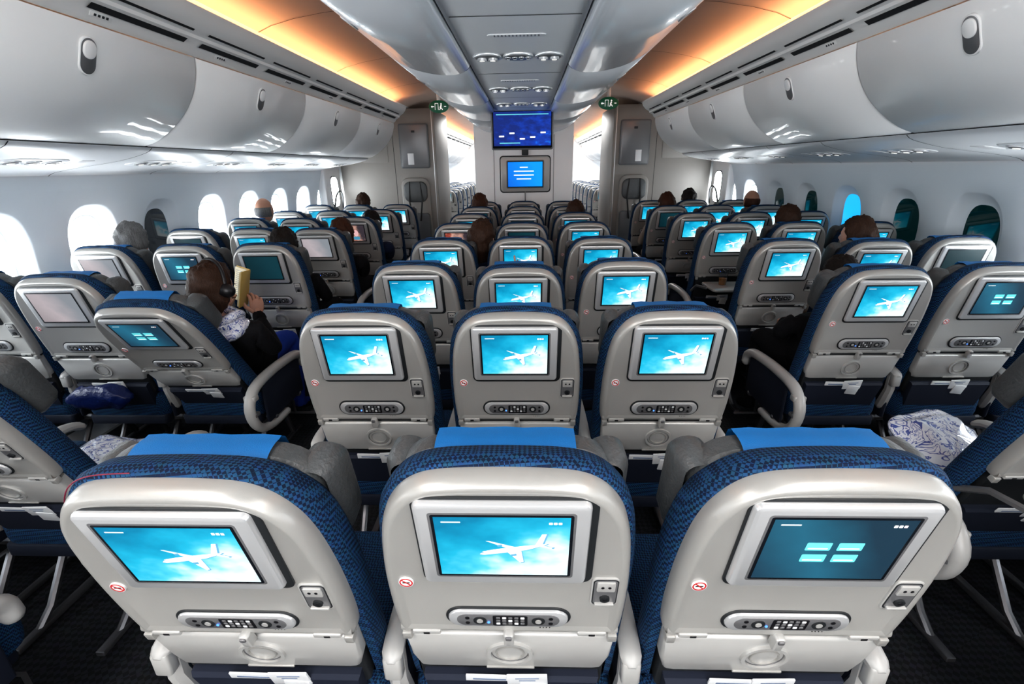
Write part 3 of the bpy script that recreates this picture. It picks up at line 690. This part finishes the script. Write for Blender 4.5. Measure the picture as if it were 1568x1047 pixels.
def person(name,X,Y,H,cloth,pants,skin='skin_fair',hair='hair_brown',style='short',yaw=0,pitch=0,roll=0,sc=1.0,arms=None,hands='lap',lean=0,scarf=False):
    mb=MB(); H=V3(H); P=V3((X,Y+.34,.585)); nb=H-V3((0,.025,.185))*sc; up=(nb-P)
    ch=P+up*.72; ch.y+=.01; sp=P+up*.36
    pts=[P,sp,ch,nb,H-V3((0,.012,.10))*sc]; rad=[(.15,.12),(.14,.105),(.165,.105),(.062,.06),(.050,.050)]
    edges=[(0,1),(1,2),(2,3),(3,4)]
    rad=[(a*sc,b*sc) for a,b in rad]
    armd=[]
    for s in(-1,1):
        sh=ch+up.normalized()*.05*sc+V3((s*.175*sc,0,.0))
        if arms and arms.get(s): el,wr=[V3(q) for q in arms[s]]
        else: el=V3((X+s*.205,Y+.36,.71)); wr=V3((X+s*.075,Y+.56,.705))
        md=(sh+el)/2
        i=len(pts); pts+=[sh,md,el,(el+wr)/2+V3((0,0,.003)),wr]; rad+=[(.062*sc,.06*sc),(.052*sc,.052*sc),(.045*sc,.045*sc),(.04*sc,.04*sc),(.030*sc,.030*sc)]
        edges+=[(2,i),(i,i+1),(i+1,i+2),(i+2,i+3),(i+3,i+4)]; armd.append((s,el,wr))
        i=len(pts); hp=P+V3((s*.09,.04,-.02)); kn=V3((X+s*.11,Y+.34+.40*sc,.575)); an=V3((X+s*.11,Y+.34+.36*sc,.11)); ft=an+V3((0,.16*sc,-.055))
        pts+=[hp,(hp+kn)/2,kn,(kn+an)/2,an,ft]; rad+=[(.09*sc,.085*sc),(.08*sc,.078*sc),(.062*sc,.062*sc),(.056*sc,.056*sc),(.042*sc,.042*sc),(.034*sc,.034*sc)]
        edges+=[(0,i),(i,i+1),(i+1,i+2),(i+2,i+3),(i+3,i+4),(i+4,i+5)]
    me=D.meshes.new('tmp'); me.from_pydata([tuple(p) for p in pts],edges,[]); ob=D.objects.new('tmp',me); scene.collection.objects.link(ob)
    md=ob.modifiers.new('s','SKIN'); md.use_smooth_shade=True
    for i,r in enumerate(rad): me.skin_vertices[0].data[i].radius=r
    me.skin_vertices[0].data[0].use_root=True
    ss=ob.modifiers.new('u','SUBSURF'); ss.levels=2; ss.render_levels=2
    dg=bpy.context.evaluated_depsgraph_get(); dg.update(); ev=ob.evaluated_get(dg); bm=D.meshes.new_from_object(ev)
    vs=[v.co.copy() for v in bm.vertices]; by={}
    for p in bm.polygons:
        c=p.center; mt=cloth
        if c.y>Y+.47 and c.z<.66 and abs(c.x-X)<.24: mt=pants
        if c.z<.46: mt=pants
        if c.z<.10: mt='cloth_black'
        if (c-pts[4]).length<.075*sc: mt=skin
        by.setdefault(mt,[]).append(list(p.vertices))
    o=len(mb.v); mb.v+=[tuple(v) for v in vs]
    for mt,L in by.items():
        k=mb.mi(mt)
        for f in L: mb.f.append([a+o for a in f]); mb.m.append(k); mb.uv.append(None)
    D.objects.remove(ob); D.meshes.remove(bm)
    M=head(mb,H,yaw,pitch,roll,skin,hair,style,sc)
    tube(mb,[nb+V3((.058*math.cos(a)*sc,.052*math.sin(a)*sc,.012+.01*math.sin(a))) for a in [i*math.pi/8 for i in range(17)]],.016*sc,cloth,n=8)
    for s,el,wr in armd:
        d=(wr-el).normalized(); spec=(hands.get(s) if isinstance(hands,dict) else None)
        if spec: hand(mb,wr+d*.02,spec[0],spec[1],s*spec[3] if len(spec)>3 else s,skin,spec[2],sc*.95,point=spec[2]>1.2)
        else: hand(mb,wr+d*.02,d+V3((0,.3,-.2)),(0,.0,-1),s,skin,.35,sc*.95)
        tube(mb,[wr-d*.02,wr+d*.008],[.034*sc,.033*sc],cloth,n=10)
    return mb,M,H
def finish(mb,name): return mb.obj(name,ang=70)
def seated(name,side,k,q,hx,hz,cloth,pants,hair,style='short',skin='skin_fair',hy=.25,lean=0,yaw=0,pitch=0,roll=0,sc=1,**kw):
    if side=='C': X=KX[q]; Y=.598+.81*(k-1)
    else: X=(-2.09 if side=='L' else 2.09)+KX[q]; Y=YS+.81*k
    if abs(X)>2.5: X*=.985
    mb,M,H=person(name,X,Y,(X+hx,Y+hy,hz),cloth,pants,skin,hair,style,yaw,pitch,roll,sc,**kw); return finish(mb,name)
seated('man_with_grey_hair','L',1,'L',.0,1.13,'cloth_grey','cloth_navy','hair_grey',hy=.22,yaw=.3)
seated('bald_man','L',3,'L',.02,1.19,'cloth_white','cloth_navy','hair_grey','bald',skin='skin')
seated('seated_man','L',1,'R',.02,1.08,'cloth_black','cloth_black','hair_dark')
seated('seated_woman','L',2,'R',.10,1.06,'cloth_black','cloth_black','hair_auburn','long',yaw=-.3)
seated('seated_man','L',3,'R',.10,1.05,'cloth_navy','cloth_black','hair_dark')
seated('seated_woman','L',5,'M',.0,1.14,'cloth_grey','cloth_black','hair_brown')
seated('seated_woman','C',4,'L',.23,1.10,'cloth_navy','cloth_black','hair_brown','long',roll=.2)
seated('seated_woman','C',7,'L',.0,1.15,'cloth_red','cloth_black','hair_auburn')
seated('seated_man','C',6,'R',.02,1.11,'cloth_grey','cloth_black','hair_brown')
seated('seated_man','R',1,'M',.04,1.11,'cloth_beige','cloth_black','hair_brown',hy=.24,yaw=.35)
seated('seated_man','R',2,'M',.02,1.12,'cloth_navy','cloth_black','hair_brown')
seated('seated_man','R',4,'R',-.02,1.16,'cloth_grey','cloth_black','hair_auburn','bald',skin='skin')
seated('seated_woman','R',4,'L',.02,1.14,'cloth_beige','cloth_black','hair_auburn')
seated('seated_man','R',5,'M',.02,1.14,'cloth_navy','cloth_black','hair_dark')
seated('seated_man','R',0,'L',.0,1.0,'cloth_black','cloth_black','hair_dark',hy=.30)
Yc=.598+.81*2
mb,M,H=person('child_touching_screen',0,Yc,(0,Yc+.27,.97),'cloth_red','cloth_navy','skin_fair','hair_brown','short',sc=.8,arms={1:((.10,Yc+.44,.88),(.01,Yc+.56,.95))},hands={1:((-.1,.35,.85),(0,.8,-.4),1.3)})
finish(mb,'child_touching_screen')
# woman reading
Yr=YS; el=(-1.30,Yr+.26,.66); wr=(-1.45,Yr+.42,.80)
mb,M,H=person('woman_reading_book',-1.58,Yr,(-1.47,Yr+.12,1.035),'cloth_black','blanket','skin_fair','hair_brown','long',yaw=-.25,pitch=-.25,arms={1:(el,wr),-1:((-1.82,Yr+.26,.68),(-1.66,Yr+.42,.80))},
  hands={1:((-.05,.25,1),(-.5,.4,0),.8),-1:((.05,.25,1),(.5,.4,0),.8)})
for k2,(rr0,zz,rd) in enumerate(((.085,-.165,.030),(.10,-.20,.034),(.095,-.135,.022))):
    tube(mb,[H+V3((rr0*math.cos(a)*1.1,rr0*math.sin(a)-.01,zz+.012*math.sin(3*a+k2))) for a in [i*math.pi/10 for i in range(21)]],rd,'pillow_print',n=10)
tube(mb,[H+M@V3((.092*math.cos(a),-.012,.138*math.sin(a)+.0)) for a in [math.pi*i/16 for i in range(17)]],.009,'black',n=8)
for s in(-1,1): tube(mb,[H+M@V3((s*.078,-.008,-.005)),H+M@V3((s*.105,-.008,-.005))],[.036,.033],'black',n=16)
finish(mb,'woman_reading_book')
a0=-.95; n0=V3((math.sin(a0),-math.cos(a0),.25)).normalized(); u0=V3((math.cos(a0),math.sin(a0),0)); v0=n0.cross(u0)
mb=MB(); f=Fr((-1.51,Yr+.48,.955),u0,v0,n0)
for s in(-1,1):
    a=.45; U=(f.U*math.cos(a)*s+f.W*math.sin(a)); Wn=(f.W*math.cos(a)-f.U*s*math.sin(a)); g=Fr(f.O,U,f.V,Wn)
    plate(mb,g,.125,.195,.002,-.004,-.001,'paper',.0625,0,.0005,2,True); plate(mb,g,.118,.185,.002,-.001,.010,'paper_white',.06,0,.001,2,True)
    for i in range(14): plate(mb,g,.09,.003,.0005,.010,.0103,'grey_mid',.062,.075-.011*i,.0001,1)
mb.obj('open_book')
# ------------------------------------------------------------ lights
def area(name,loc,rot,sx,sy,e,col):
    l=D.lights.new(name,'AREA'); l.shape='RECTANGLE'; l.size=sx; l.size_y=sy; l.energy=e; l.color=col
    o=D.objects.new(name,l); o.location=loc; o.rotation_euler=rot; scene.collection.objects.link(o); return o
for s in(-1,1):  # area lamps added at ceiling height as general fill, no fixtures modelled
    area('ceiling_fill_light',(s*1.15,-1.2,2.42),(0,0,0),.3,2.4,50,(1,.99,.97))
    area('ceiling_fill_light',(s*1.15,12.5,2.42),(0,0,0),.3,6,150,(1,.99,.97))
area('rear_fill_light',(0,-2.6,1.5),(math.radians(95),0,0),3.6,.8,70,(.97,.98,1))  # fill lamp added behind the camera to brighten seat backs and bins
w=D.worlds.new('World'); scene.world=w; w.use_nodes=True; w.node_tree.nodes['Background'].inputs[0].default_value=(.8,.9,1,1); w.node_tree.nodes['Background'].inputs[1].default_value=1.0
# ------------------------------------------------------------ camera
cam=D.cameras.new('camera'); cam.sensor_width=36; cam.lens=721/1568*36; cam.clip_start=.02
co=D.objects.new('camera',cam); scene.collection.objects.link(co); scene.camera=co
R=Matrix.Rotation(math.radians(1.94),4,'Z')@Matrix.Rotation(math.radians(90-20.4),4,'X')@Matrix.Rotation(math.radians(-.9),4,'Z')
co.matrix_world=Matrix.Translation((CX,0,CZ))@R
